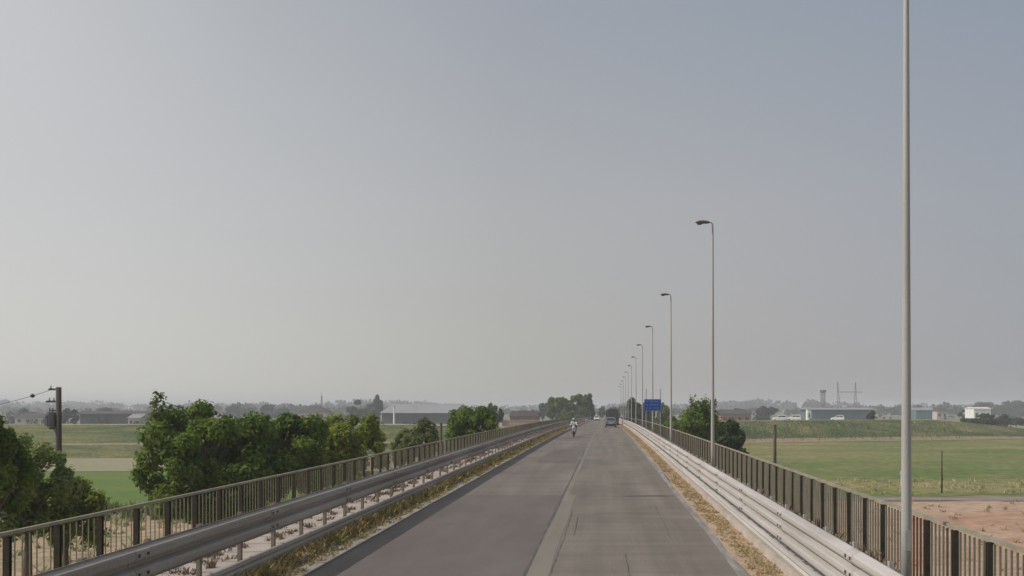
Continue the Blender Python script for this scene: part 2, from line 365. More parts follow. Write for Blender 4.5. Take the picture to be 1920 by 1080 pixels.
# ---------------------------------------------------------------- guardrails
def wave(zt, H, n, A, sgn, X):
    """corrugated beam outline as a closed thin profile; crests face the road (sgn)"""
    cx = []; seg = H/n
    cx.append((0.012, zt)); cx.append((0.0, zt-.012))
    for i in range(n):
        z = zt-seg*i
        cx += [(0.0, z-seg*.09), (A*.9, z-seg*.24), (A, z-seg*.36), (A, z-seg*.64), (A*.9, z-seg*.76), (0.0, z-seg*.91)]
    cx += [(0.012, zt-H)]
    t = .006
    return [(X+sgn*a, z) for a, z in cx] + [(X+sgn*(a-t), z) for a, z in reversed(cx)]
WA = .095
def guardrail(X, sgn, n, zt, zb, m, label, ys):
    root = tag(empty('guardrail', (X, 0, 0)), label, 'guardrail')
    H = zt-zb
    b = MB(); extrude(b, wave(zt, H, n, WA, sgn, X), ys); beam = b.build('beam', m); under(beam, root)
    sp = MB(); sp.loft([[(p[0]-X, yy, p[1]) for p in wave(zt, H, n, WA, sgn, X+sgn*.007)] for yy in (0, .34)]); nf = len(sp.f)
    for i in range(n):
        for dy in (.06, .28): sp.box((sgn*(WA+.012), dy, zt-H/n*(i+.5)), (.02, .035, .035))
    y = 2.2; pl = None
    while y < 160:
        if pl is None:
            pl = q = sp.build('splice_plate', m, beam); q.data.materials.append(M_BOLT)
            for k, p in enumerate(q.data.polygons): p.material_index = 1 if k >= nf else 0
        else: q = pl.copy(); COL.objects.link(q); q.parent = beam
        q.location = (X, y, prof(y)); y += 4.59
    lr = MB(); lo = [(0, .365), (.035, .355), (.05, .305), (.02, .265), (.05, .23), (.035, .18), (0, .17)]
    extrude(lr, [(X+sgn*(a), z) for a, z in lo]+[(X+sgn*(a-.006), z) for a, z in reversed(lo)], ys)
    under(lr.build('lower_rail', m), root)
    # posts: C-section with a spacer block
    p = MB(); w = .11
    p.add([], [])
    p.box((0, 0, zt/2-.03), (.012, .08, zt+.04)); p.box((-sgn*.025, -.037, zt/2-.03), (.045, .006, zt+.04)); p.box((-sgn*.025, .037, zt/2-.03), (.045, .006, zt+.04))
    p.box((sgn*.055, 0, zt-H*.6), (.11, .08, H*.40)); p.box((sgn*.05, 0, .265), (.10, .07, .10))
    y = 3.0; first = None; cnt = 0; rest = MB()
    while y < 260:
        pos = (-sgn*.12, y, prof(y))
        if cnt < 100:
            if first is None: o = p.build('post', M_POST if sgn > 0 else m, root); first = o
            else: o = first.copy(); COL.objects.link(o); o.parent = root
            o.location = pos
        else:
            rest.box((X-sgn*.12, y, prof(y)+zt/2), (.06, .10, zt+.06))
        y += 1.53; cnt += 1
    under(tag(rest.build('far_posts', M_POST), kind='stuff'), root)
    return root
GY = [-8, -2]+list(range(1, 140, 3))+list(range(140, 431, 10))
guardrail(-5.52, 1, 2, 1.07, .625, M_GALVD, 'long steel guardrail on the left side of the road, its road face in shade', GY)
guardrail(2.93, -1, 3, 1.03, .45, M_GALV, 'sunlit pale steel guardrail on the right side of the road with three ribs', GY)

# ---------------------------------------------------------------- pavement fences
def fence(X, label, out):
    zt = 1.2; P = 1.072
    root = tag(empty('fence', (X, 0, .15)), label, 'fence')
    def U(o): return under(o, root)
    ys = GY
    tr = MB(); extrude(tr, [(X-.025, zt-.03), (X+.025, zt-.03), (X+.025, zt+.012), (X-.025, zt+.012)], ys); U(tr.build('top_rail', M_FENCE))
    br = MB(); extrude(br, [(X-.015, .24), (X+.015, .24), (X+.015, .27), (X-.015, .27)], ys); U(br.build('bottom_rail', M_FENCE))
    post = MB(); post.box((0, -.026, .50), (.075, .010, 1.0)); post.box((0, .026, .50), (.075, .010, 1.0)); post.box((0, 0, .50), (.012, .042, 1.0)); post.box((0, 0, .008), (.12, .12, .016))
    pan = MB()
    bw, bt = (.026, .022) if X > 0 else (.013, .012)
    for k in range(1, 7): pan.box((0, k*P/7, .55), (bw, bt, .90))
    fp = fq = None; far_posts = MB(); far_bars = MB(); c = 0; y = 7.07 - 0.15 if X > 0 else 7.4
    r2 = random.Random(int(abs(X)*100))
    while y < 330:
        z = prof(y)
        if c < 100:
            if fp is None: fp = a = post.build('post', M_FPOST, root); fq = b = pan.build('panel', M_FENCE, root)
            else:
                a = fp.copy(); COL.objects.link(a); a.parent = root
                b = fq.copy(); COL.objects.link(b); b.parent = root
            a.location = (0, y, z); a.rotation_euler = (r2.uniform(-.006, .006), r2.uniform(-.012, .012), 0); b.location = (0, y, z-.004)
            if X > 0 and c == 6:
                me = b.data.copy(); b.data = me; me.materials.clear(); me.materials.append(M_RUST); b['label'] = 'rusty red fence panel'
        else:
            far_posts.box((X, y, z+.65), (.07, .06, 1.0))
            for k in range(1, 7): far_bars.box((X, y+k*P/7, z+.70), (bw, bt, .90))
        y += P; c += 1
    U(tag(far_posts.build('far_posts', M_FPOST), kind='stuff')); U(tag(far_bars.build('far_bars', M_FENCE), kind='stuff'))
fence(4.35, 'olive metal bar fence along the right pavement, behind the street lamps', 1)
fence(-7.10, 'brown metal bar fence along the left pavement, in front of the trees', -1)

# ---------------------------------------------------------------- street lamps
def lamp_proto():
    root = empty('street_lamp')
    Hh = 9.27
    p = MB(); p.tube([(0, 0, .15), (0, 0, 1.2), (0, 0, 4), (0, 0, Hh-.25), (-.01, 0, Hh-.06), (-.06, 0, Hh-.005), (-.14, 0, Hh)], [.070, .066, .052, .031, .029, .028, .028], 20)
    p.build('pole', M_POLE, root, smooth=True)
    b = MB(); b.tube([(0, 0, .13), (0, 0, .19)], .14, 20); b.box((0, 0, .14), (.34, .34, .02)); b.build('base_plate', M_CONC, root)
    d = MB(); d.box((0, -.069, 1.0), (.07, .012, .26)); d.build('hatch', M_POLE, root)
    h = MB(); rings = []
    for x, w, zt, zb in ((-.12, .045, .035, -.035), (-.20, .075, .055, -.045), (-.32, .12, .075, -.05), (-.46, .135, .07, -.045), (-.56, .11, .045, -.035), (-.62, .04, .015, -.02)):
        rings.append([(x, math.cos(a)*w, Hh+(zt if math.sin(a) > 0 else -zb)*math.sin(a)) for a in [2*math.pi*k/14 for k in range(14)]])
    h.loft(rings); head = h.build('lamp_head', M_HEAD, root, smooth=True)
    l = MB(); l.ball((-.47, 0, Hh-.045), (.11, .10, .05), 14, 8); l.build('lens', M_LENS, head, smooth=True)
    return root
lp = lamp_proto()
words = ['nearest the camera, its pole cut off by the top of the picture', 'second from the camera, the nearest whose head shows', 'third from the camera', 'fourth from the camera, just behind the blue sign',
         'fifth from the camera', 'sixth from the camera', 'seventh from the camera', 'eighth from the camera', 'ninth from the camera, small in the haze',
         'tenth from the camera, tiny in the haze', 'eleventh from the camera, faint in the haze', 'twelfth from the camera, farthest of the row']
for i in range(12):
    o = lp if i == 0 else copy_tree(lp)
    y = 12.5+22.8*i
    o.location = (3.80, y, prof(y)); o.rotation_euler = (R(random.uniform(-.15, .15)), R(random.uniform(-.12, .12)) if i else 0, 0)
    tag(o, 'grey street lamp '+words[i], 'street lamp', 'street lamps along the right pavement')

# ---------------------------------------------------------------- blue road sign
def road_sign():
    d = 74.0; z0 = prof(d)
    root = tag(empty('road_sign', (3.45, d, z0+.15)), 'blue rectangular road sign on two posts beside the right fence', 'sign')
    for x in (2.98, 4.05):
        o = MB(); o.tube([(x, d, z0+.13), (x, d, px_z(729, d))], .032, 10); under(o.build('post', M_GREYB), root)
    xa, xb = px_x(1208, d), px_x(1239.5, d); za, zb = px_z(770, d), px_z(748.5, d)
    o = MB().box(((xa+xb)/2, d-.05, (za+zb)/2), (xb-xa, .02, zb-za)); pl = under(o.build('panel', M_BLUE), root)
    f = MB()
    for x in (xa+.015, xb-.015): f.box((x, d-.0625, (za+zb)/2), (.012, .004, zb-za-.04))
    for z in (za+.02, zb-.02): f.box(((xa+xb)/2, d-.0625, z), (xb-xa-.05, .004, .010))
    o = f.build('border', M_SIGNTXT); o.parent = pl
    t = MB(); rnd = random.Random(3)
    for row in range(3):                       # three rows of lettering, too small in the photo to read
        z = zb-.17-row*.245; x = xa+.13
        while x < xb-.17:
            w = rnd.uniform(.04, .07)
            if rnd.random() > .14:
                t.box((x+w*.2, d-.0625, z), (w*.28, .004, .10)); t.box((x+w*.6, d-.0625, z+rnd.choice((-.04, 0, .04))), (w*.5, .004, .022))
            x += w+.025
    o = t.build('lettering', M_SIGNTXT); o.parent = pl
road_sign()

# ---------------------------------------------------------------- trees
def crown_mesh(name, c, r, nclump, nleaf, size, m, seed, parent, flat=0.6, rag=.25, low=-1.0):
    g = np.random.default_rng(seed)
    C = []
    while len(C) < nclump:
        p = g.uniform(-1, 1, 3)
        q = (np.abs(p)**2.7).sum()**(1/2.7)
        if q > 1 or q < .30: continue
        if p[2] < low: continue
        C.append(p*(.80+g.uniform(-.06, .16)))
    C = np.array(C); rc = g.uniform(.15, .34, nclump)*(1.15 if nclump < 16 else 1.0)*(16/max(nclump, 16))**.25
    w = rc**2; w /= w.sum(); idx = g.choice(nclump, nleaf, p=w)
    dirs = g.normal(size=(nleaf, 3)); dirs /= np.linalg.norm(dirs, axis=1)[:, None]
    rad = rc[idx]*(1-np.abs(g.normal(0, .30, nleaf)).clip(0, .95)+g.uniform(0, rag, nleaf)**2*1.8)
    P = (C[idx]+dirs*rad[:, None])*np.array(r)+np.array(c)
    # leaf quads
    s = size*g.uniform(.55, 1.3, nleaf)
    n = dirs*1.15+g.normal(size=(nleaf, 3))*.6+np.array([0, 0, .45]); n /= np.linalg.norm(n, axis=1)[:, None]
    a = np.cross(n, g.normal(size=(nleaf, 3))); a /= np.linalg.norm(a, axis=1)[:, None]; b = np.cross(n, a)
    s = s[:, None]
    V = np.stack([P-a*s*.62, P-b*s*.34+n*s*.07, P+a*s*.62, P+b*s*.34+n*s*.07], axis=1).reshape(-1, 3)
    Fc = np.arange(nleaf*4).reshape(-1, 4)
    o = npmesh(name, V, Fc, m, parent)
    return o, (C*np.array(r)+np.array(c))
def tree(label, px, d, hw, ytop, ybot, m, nleaf=6000, size=.2, nclump=22, seed=1, gz=GZ, cat='tree', group=None, name='tree', depth=None, lean=0, rag=.25, low=-1.0):
    x = px_x(px, d); rw = hw*d/F; zt = px_z(ytop, d); zb = px_z(ybot, d); rz = (zt-zb)/2
    root = tag(empty(name, (x, d, gz)), label, cat, group)
    c = (0, 0, (zt+zb)/2-gz)
    cr, cen = crown_mesh('crown' if name == 'tree' else 'foliage', c, (rw, depth or rw, rz), nclump, nleaf, size, m, seed, root, rag=rag, low=low)
    t = MB(); H = zt-gz; rr = .02*H+.03
    t.tube([(0, 0, -.1), (.03*H*lean, 0, H*.3), (.02, .05, H*.55), (0, 0, H*.86)], [rr*1.25, rr, rr*.6, rr*.15], 9)
    rnd = random.Random(seed)
    for k in range(0, min(len(cen), 12)):
        e = cen[k]; zs = max(.15*H, e[2]-.22*H); zs = min(zs, H*.55)
        mid = Vector((e[0]*.5, e[1]*.5, zs+(e[2]-zs)*.6))
        t.tube([(0, 0, zs), mid, tuple(e)], [rr*.45, rr*.3, rr*.08], 6)
    t.build('trunk' if name == 'tree' else 'stems', M_BARK, root, smooth=True)
    return root
GL = 'trees below the left side of the viaduct'; GR = 'trees below the right side of the viaduct'
tree('large dense dark green tree left of centre, highest top above the horizon', 385, 50, 126, 746, 985, M_LEAF, 26000, .23, 60, 1, group=GL, depth=3.8, rag=.5)
tree('broad bushy green tree directly right of the large dark tree', 515, 53, 98, 767, 950, M_LEAF, 16000, .23, 46, 2, group=GL, depth=3, rag=.5)
tree('yellow-green tree in the middle of the left tree row', 590, 57, 72, 775, 930, M_LEAFY, 11000, .23, 34, 3, group=GL, rag=.5)
tree('yellow-green tree at the right end of the left tree row', 655, 61, 74, 771, 915, M_LEAFY, 13000, .23, 36, 4, group=GL, rag=.5)
tree('leafy tree cut by the left edge of the picture', -26, 36, 66, 752, 990, M_LEAF, 13000, .18, 36, 5, group=GL, depth=1.6, rag=.5)
tree('pale leafy shrub at the foot of the utility pole, by the left edge', 52, 40, 84, 828, 1010, M_LEAFP, 15000, .18, 44, 6, group=GL, name='shrub', cat='shrub', depth=2, rag=.6)
tree('low dark green shrub right of the utility pole, above the left fence', 122, 42, 62, 880, 1030, M_LEAFY, 9000, .17, 28, 7, group=GL, name='shrub', cat='shrub', depth=1.5, rag=.6)
tree('dull green bush between the left tree row and the wooden post', 776, 78, 46, 788, 880, M_LEAFO, 8000, .24, 30, 8, group=GL, name='shrub', cat='shrub', rag=.5)
tree('round bright green tree right of the wooden post on the left', 884, 86, 56, 756, 850, M_LEAF, 13000, .25, 36, 9, group=GL, rag=.5)
tree('dark pointed tree behind the round bright green tree', 929, 240, 17, 747, 805, M_LEAFD, 4000, .5, 18, 10, rag=.5)
tree('tall green tree of the clump left of the road end, leftmost', 1050, 355, 27, 739, 800, M_LEAF, 15000, .8, 44, 11, group='clump at the left of the road end', gz=-5)
tree('tall green tree in the middle of the clump left of the road end', 1073, 350, 33, 736, 800, M_LEAF, 17000, .8, 50, 12, group='clump at the left of the road end', gz=-5)
tree('tall dark tree of the clump left of the road end, nearest the road', 1099, 360, 19, 738, 800, M_LEAFD, 13000, .8, 40, 13, group='clump at the left of the road end', gz=-5)
tree('brownish tree behind the far lamp poles, left of the blue sign', 1193, 245, 22, 743, 808, M_LEAFB, 5500, .45, 26, 14, group=GR)
tree('small tree right behind the blue sign', 1217, 260, 18, 751, 808, M_LEAFD, 4000, .5, 20, 15, group=GR)
tree('olive tree just right of the blue sign', 1246, 230, 17, 753, 812, M_LEAFO, 4500, .45, 20, 16, group=GR, rag=.5)
tree('low bright bush between the blue sign and the sparse tree', 1264, 130, 34, 779, 828, M_LEAF, 4500, .28, 22, 17, group=GR, name='shrub', cat='shrub', rag=.5)
tree('sparse tree with twiggy top beside the second street lamp', 1309, 92, 34, 754, 860, M_LEAF, 7500, .25, 26, 18, group=GR, rag=.8)
tree('dark round bush right of the second street lamp, behind the fence', 1366, 96, 37, 788, 866, M_LEAFD, 10000, .26, 34, 19, group=GR, name='shrub', cat='shrub', rag=.5)
# twigs that stick out above two crowns
for (px, py, d, r, n, s) in ((1300, 745, 92, 9, 160, 71), (1325, 750, 92, 9, 150, 72), (297, 750, 49, 13, 110, 73), (1337, 748, 92, 6, 80, 74)):
    root = [o for o in bpy.data.objects if o.name.startswith('tree') and o.type == 'EMPTY' and abs(o.location.y-d) < 1.2 and abs(o.location.x-px_x(px, d)) < 4][0]
    c = at(px, py, d)-Vector(root.location)
    crown_mesh('sprig', tuple(c-Vector((0, 0, r*d/F*1.3))), (r*d/F, r*d/F, r*d/F*2.2), 16, n*2, .17, M_LEAFO, s, root, rag=.9)
    q = MB(); q.tube([(0, 0, c.z-1.6), tuple(c*.5+Vector((0, 0, c.z-.8))*.5), tuple(c)], [.05, .03, .01], 6); q.build('twig', M_BARK, root)

def fartree(label, px, d, hw, yt, yb, seed, m=M_LEAFF, n=900, size=None, nclump=14):
    return tree(label, px, d, hw, yt, yb, m, n, size or .0028*d, nclump, seed, group='hazy trees beyond the levees')
fartree('wide grey-green tree group seen through haze left of the long dark shed', 676, 560, 34, 744, 795, 30, n=3000, nclump=20)
fartree('tall hazy tree rising right beside the wide hazy grove', 708, 565, 9, 740, 790, 31, n=1200)
fartree('small hazy round tree left of the green clump at the road end', 1017, 520, 11, 753, 790, 32, n=900)
fartree('hazy dark tree directly behind the utility pole', 128, 420, 17, 763, 800, 33, n=1100)
fartree('hazy tree right of the utility pole above the levee', 185, 640, 30, 764, 792, 34, n=1100)
fartree('hazy low tree left of the utility pole', 55, 560, 26, 768, 795, 35, n=1000)
fartree('hazy tree above the left tree row, next to the thin mast', 520, 700, 34, 757, 790, 36, n=1400)
fartree('hazy broad tree over the left tree row, left of the hipped roof', 455, 760, 30, 759, 790, 37, n=1200)
fartree('hazy dark tree behind the levee, right of the sparse tree', 1385, 520, 24, 764, 792, 38, n=1300)
fartree('hazy round tree behind the levee above the dark wooden pole', 1437, 560, 22, 761, 792, 39, n=1300)
fartree('hazy bush in front of the right end of the blue-grey shed', 1634, 330, 9, 772, 795, 40, n=700)
fartree('long hazy bush in front of the white building', 1842, 330, 36, 776, 802, 49, n=3200, nclump=24)
fartree('dark hazy bush directly left of the white building', 1812, 500, 14, 767, 785, 41, n=900)
fartree('hazy bush below and right of the white building', 1875, 380, 16, 776, 800, 42, n=1000)
fartree('hazy bush at the right picture edge below the tree line', 1905, 400, 18, 778, 800, 43, n=1000)
fartree('broad hazy tree behind the white building', 1850, 900, 42, 747, 786, 44, n=2200)
fartree('broad hazy tree at the right picture edge behind the white building', 1915, 880, 40, 748, 786, 45, n=2200)
fartree('dark tree at the far end of the road, left of the truck top', 1126, 560, 9, 762, 782, 46, n=900)
fartree('dark tree at the far end of the road, right of the truck', 1166, 570, 11, 760, 782, 47, n=900)
fartree('low dark tree at the far end of the road, behind the truck', 1147, 600, 14, 764, 782, 48, n=900)

def treeline(name, d0, d1, n, hmin, hmax, seed, label):
    g = np.random.default_rng(seed); V = []
    P = []; S = []
    for i in range(n):
        d = g.uniform(d0, d1); x = g.uniform(-.66, .46)*d*1.05
        if abs(x) < 14 and d < 1000: continue
        h = g.uniform(hmin, hmax)*(1+.5*math.sin(x*.013+seed)*math.sin(x*.0041)); w = h*g.uniform(.5, 1.3)
        k = 60; q = g.normal(size=(k, 3)); q /= np.linalg.norm(q, axis=1)[:, None]; q *= g.uniform(.6, 1.05, k)[:, None]
        P.append(q*np.array([w, w, h*.55])+np.array([x, d, GZ+h*.5])); S.append(np.full(k, h*.22))
    P = np.concatenate(P); s = np.concatenate(S)[:, None]; N = len(P)
    nn = g.normal(size=(N, 3)); nn /= np.linalg.norm(nn, axis=1)[:, None]
    a = np.cross(nn, g.normal(size=(N, 3))); a /= np.linalg.norm(a, axis=1)[:, None]; b = np.cross(nn, a)
    V = np.stack([P-a*s, P-b*s*.7, P+a*s, P+b*s*.7], axis=1).reshape(-1, 3)
    o = npmesh(name, V, np.arange(N*4).reshape(-1, 4), M_LEAFF)
    tag(o, label, 'wood', kind='stuff')
treeline('distant_wood', 900, 1300, 330, 4.5, 7.5, 3, 'low hazy band of woodland along the horizon')
treeline('distant_wood', 1500, 2300, 520, 8, 14, 4, 'faint blue-grey woodland at the very horizon')
treeline('distant_hedge', 300, 820, 260, 1.5, 3.6, 9, 'scattered hedges on the plain beyond the levees')

# ---------------------------------------------------------------- grasses (uncountable)
def blades(name, n, xr, yr, hr, m, label, seed, base=lambda x, y: prof(y), tuft=True, power=1.8, wid=.012, lean=.5, clump=.5):
    g = np.random.default_rng(seed)
    if tuft:
        nt = max(1, n//14); tx = g.uniform(*xr, nt); ty = yr[0]+(yr[1]-yr[0])*g.uniform(0, 1, nt)**power; ts = g.uniform(.45, 1.25, nt)
        k = g.integers(0, nt, n); x = tx[k]+g.normal(0, .035, n)*(1+ty[k]*.012); y = ty[k]+g.normal(0, .05, n)*(1+ty[k]*.03); hs = ts[k]
    else:
        x = g.uniform(*xr, n); y = yr[0]+(yr[1]-yr[0])*g.uniform(0, 1, n)**power; hs = np.ones(n)
    x = np.clip(x, xr[0]-.04, xr[1]+.04)
    h = g.uniform(*hr, n)*hs; z = np.array([base(a, b) for a, b in zip(x, y)])
    w = wid*(1+np.abs(y)*.022)*g.uniform(.6, 1.5, n); th = g.uniform(0, 2*np.pi, n)
    dx = np.cos(th)*w; dy = np.sin(th)*w; lx = g.normal(0, lean, n)*h; ly = g.normal(0, lean, n)*h
    V = np.stack([np.stack([x-dx, y-dy, z], 1), np.stack([x+dx, y+dy, z], 1), np.stack([x+lx*.5+dx*.6, y+ly*.5+dy*.6, z+h*.6], 1), np.stack([x+lx, y+ly, z+h], 1)], 1).reshape(-1, 3)
    o = npmesh(name, V, np.arange(n*4).reshape(-1, 4), m); tag(o, label, 'grass', kind='stuff'); return o
blades('dry_grass', 26000, (-5.60, -5.20), (2, 230), (.05, .24), M_DRY, 'yellow-brown dry grass growing under the left guardrail', 1, base=lambda x, y: prof(y)+.016)
blades('dry_grass', 14000, (-5.28, -4.92), (2, 120), (.02, .09), M_DRY, 'sparse dry grass spilling over the left kerb strip', 21, base=lambda x, y: prof(y)+.012)
blades('dry_grass', 30000, (2.36, 2.80), (2, 200), (.01, .07), M_DRYR, 'flattened straw-coloured grass and debris along the right guardrail', 2, base=lambda x, y: prof(y)+.010, lean=1.2, wid=.010)
blades('dead_weeds', 15000, (3.95, 4.32), (6, 200), (.05, .28), M_DEAD, 'dead brown weeds at the foot of the right fence', 3, base=lambda x, y: prof(y)+.15)
blades('dead_weeds', 9000, (-7.0, -6.2), (6, 160), (.03, .13), M_DEAD, 'low dead weeds on the left pavement', 4, base=lambda x, y: prof(y)+.15)
blades('tall_grass', 5200, (16, 75), (95.8, 116), (.06, .55), M_TALL, 'pale tall grass at the edge of the right field beside the gravel track', 5, base=lambda x, y: GZ, power=1, wid=.02, lean=.3)
blades('tall_grass', 7000, (-52, -12), (74, 84), (.3, 1.1), M_LEAFO, 'tall green grass at the near edge of the left field', 6, base=lambda x, y: GZ, power=1, wid=.03, lean=.3)

blades('dry_weeds', 9000, (-50, -9), (30, 78), (.1, .7), M_TALL, 'dry weeds scattered over the tan soil beyond the left fence', 7, base=lambda x, y: GZ, power=1, wid=.03, lean=.5)
blades('dry_weeds', 5000, (12, 70), (45, 90), (.05, .4), M_DRYR, 'dry weeds scattered over the red soil beyond the right fence', 8, base=lambda x, y: GZ, power=1, wid=.02, lean=.6)
def hits(label, xr, f, n, seed):
    o = blades('levee_weeds', n, xr, (0, 1), (.12, .7), M_TALL if seed % 2 == 0 else M_LEAFO, label, seed, base=lambda x, y: 0, power=1, wid=.06, lean=.35)
    me = o.data; co = np.zeros(len(me.vertices)*3, dtype=np.float32); me.vertices.foreach_get('co', co); co = co.reshape(-1, 4, 3)
    g = np.random.default_rng(seed); t = g.beta(2.0, 1.6, len(co))
    for i in range(len(co)):
        x = co[i, 0, 0]; yy, zz = f(x, t[i]); y0 = co[i, 0, 1]
        co[i, :, 1] += yy-y0; co[i, :, 2] += zz
    me.vertices.foreach_set('co', co.ravel()); me.update()
def rface(x, t):
    P_ = [(12, 213, -2.6, 16), (22, 222, -1.1, 15), (40, 234, -1.0, 14), (75, 246, -0.95, 14), (88, 251, -1.0, 14), (99, 256, -1.9, 12)]
    for a, b in zip(P_, P_[1:]):
        if x <= b[0] or b is P_[-1]:
            u = min(1, max(0, (x-a[0])/(b[0]-a[0]))); q = [a[k]+(b[k]-a[k])*u for k in range(4)]; break
    H = q[2]-GZ; prs = [(0, 0), (.30, .17), (.45, .40), (.6, .58), (.8, .80), (1, 1)]
    for c, d_ in zip(prs, prs[1:]):
        if t <= d_[0]: break
    v = (t-c[0])/(d_[0]-c[0]); return q[1]+q[3]*t, GZ+H*(c[1]+(d_[1]-c[1])*v)-.1
hits('rough weeds and low brush on the slope of the right levee', (14, 93), rface, 3600, 31)
hits('pale dry tufts on the slope of the right levee', (14, 97), rface, 2200, 32)
# ---------------------------------------------------------------- poles and posts
def utility_pole():
    d = 55.0; p = at(110, 0, d); x = p.x; zt = px_z(726, d)
    root = tag(empty('utility_pole', (x, d, GZ)), 'dark wooden utility pole with a transformer, far left', 'utility pole'); H = zt-GZ
    o = MB(); o.tube([(0, 0, -.1), (0, 0, H)], [.19, .14], 12); o.build('pole', M_WOOD, root, smooth=True)
    o = MB(); o.box((-.22, -.02, H-.12), (.62, .10, .10)); o.box((-.3, -.02, H-.80), (.75, .09, .09)); o.box((-.2, 0, H-1.30), (.5, .2, .06)); o.box((-.22, 0, H-2.30), (.5, .2, .08)); o.build('crossarm', M_WOOD, root)
    o = MB()
    for xx, zz in ((-.42, H-.12), (-.5, H-.80), (-.25, H-.80)):
        for k in range(3): o.tube([(xx, -.02, zz+.05+k*.06), (xx, -.02, zz+.09+k*.06)], .055-.01*k, 10)
    o.build('insulator', M_PORC, root)
    tr = MB(); tr.tube([(-.42, 0, H-2.25), (-.42, 0, H-1.40)], .27, 16); tank = tr.build('transformer', M_STEEL, root, smooth=False)
    f = MB()
    for k in range(10):
        a = k*math.pi/5; f.box((-.42+.29*math.cos(a), .29*math.sin(a), H-1.85), (.05, .02, .6), a)
    f.tube([(-.5, 0, H-1.4), (-.5, 0, H-1.15)], .035, 8); f.tube([(-.33, 0, H-1.4), (-.33, 0, H-1.15)], .035, 8)
    f.build('fins', M_STEEL, tank)
    o = MB(); o.tube([(-.3, 0, H-2.3), (0, 0, H-2.8)], .03, 6); o.build('brace', M_STEEL, root)
    # cable
    a = Vector((x-.42, d-.02, zt+.05-.20)); b = at(-160, 775, 60)
    pts = []
    for k in range(25):
        t = k/24; q = a.lerp(b, t); q.z -= 1.0*4*t*(1-t)*.35; pts.append(q)
    w = MB(); w.tube(pts, .014, 6); sp = pts[4]
    wo = w.build('power_cable', M_WIRE); tag(wo, 'thin overhead cable sagging from the utility pole to the left picture edge', 'cable')
    o = MB(); o.ball(pts[3], (.13, .1, .11), 10, 6); o.build('clamp', M_WIRE, wo)
utility_pole()
def wpole(px, yt, d, r, label, name='wooden_pole', m=M_WOOD, yb=None):
    x = px_x(px, d); zt = px_z(yt, d)
    root = tag(empty(name, (x, d, GZ)), label, 'pole')
    o = MB(); o.tube([(0, 0, -.1), (0, 0, (zt-GZ)*.6), (0, 0, zt-GZ)], [r*1.15, r, r*.9], 12); o.build('shaft', m, root, smooth=True)
    c = MB(); c.tube([(0, 0, zt-GZ-.02), (0, 0, zt-GZ+.05)], [r*1.15, r*.4], 12); c.build('cap', m, root)
wpole(1453, 797, 70, .115, 'dark wooden pole standing behind the right fence')
wpole(827, 794, 70, .10, 'dark wooden pole behind the left fence, between two bushes')
wpole(1766, 846, 98, .075, 'thin dark pole standing in the right field')
# white marker in the field
d = 106.0; root = tag(empty('marker_post', (px_x(1690, d), d, GZ)), 'short white marker post in the field beside the nearest lamp pole', 'marker')
MB().box((0, 0, .75), (.10, .10, 1.7)).build('post', M_WHITE, root, bevel=.01); MB().box((0, -.06, 1.5), (.32, .02, .42)).build('plate', M_WHITE, root)

# ---------------------------------------------------------------- buildings beyond
def gable(label, name, px0, px1, d, yeave, yridge, wallm, roofm, depth, gz=GZ, wins=0, hip=0.0, over=.4, cat='building', door=True, winm=None):
    x0, x1 = px_x(px0, d), px_x(px1, d); cx = (x0+x1)/2; W = x1-x0; ze = px_z(yeave, d)-gz; zr = px_z(yridge, d)-gz
    root = tag(empty(name, (cx, d+depth/2, gz)), label, cat)
    MB().box((0, 0, ze/2), (W, depth, ze)).build('wall', wallm, root)
    a, b = W/2+over, depth/2+over; h = hip*W/2
    V = [(-a, -b, ze+.01), (a, -b, ze+.01), (a, b, ze+.01), (-a, b, ze+.01), (-a+h, 0, zr), (a-h, 0, zr)]
    rf = MB().add(V, [(0, 1, 5, 4), (2, 3, 4, 5), (1, 2, 5), (3, 0, 4), (3, 2, 1, 0)]).build('roof', roofm, root)
    for k in range(wins):
        wx = -W/2+W*(k+.5)/wins
        f = MB().box((wx, -depth/2-.03, ze*.55), (min(1.4, W/wins*.45), .06, ze*.32)).build('window', winm or M_GLASS, root)
        MB().box((wx, -depth/2-.09, ze*.55-ze*.18), (min(1.7, W/wins*.5), .08, .1)).build('sill', M_PLAST, f)
    if door: MB().box((W*.31, -depth/2-.04, 1.1), (1.2, .06, 2.2)).build('door', M_DKWALL, root)
    return root, rf, W, depth, ze, zr
r, rf, W, D, ze, zr = gable('brick house with a dark tiled roof left of the road end', 'brick_house', 956, 1009, 290, 781, 770, M_BRICK, M_TILE, 7, wins=3, hip=.22)
MB().box((2.2, 1, zr-.2), (.7, .7, 1.2)).build('chimney', M_BRICK, rf)
root = tag(empty('boundary_wall', (px_x(972, 275), 275, GZ)), 'low pinkish wall in front of the brick house', 'wall')
MB().box((0, 0, (px_z(789, 275)-GZ)/2), (12, .4, px_z(789, 275)-GZ)).build('masonry', M_RUB, root); MB().box((0, 0, px_z(789, 275)-GZ+.08), (12.2, .6, .15)).build('coping', M_PLAST, root)
MB().box((-4.8, -.4, (px_z(784, 275)-GZ)/2), (.5, .5, px_z(784, 275)-GZ)).build('pillar', M_WHITEB, root)
gable('long dark shed with a wide pale sheet roof, left of centre', 'shed', 716, 848, 480, 774.5, 757, M_DKWALL, M_RFLT, 60, wins=0, door=False, over=1)
gable('hazy house with a hipped roof above the left tree row', 'house', 560, 612, 520, 773, 762, M_PLAST, M_TILE, 12, wins=3, hip=.7)
gable('long low dark shed behind the levee right of the utility pole', 'shed', 150, 272, 440, 776, 771, M_DKWALL, M_TILE, 14, door=False, over=1)
gable('low grey farm building behind the levee left of the utility pole', 'farm_building', 28, 92, 450, 782, 775, M_PLAST, M_TILE, 14, wins=4, over=.6)
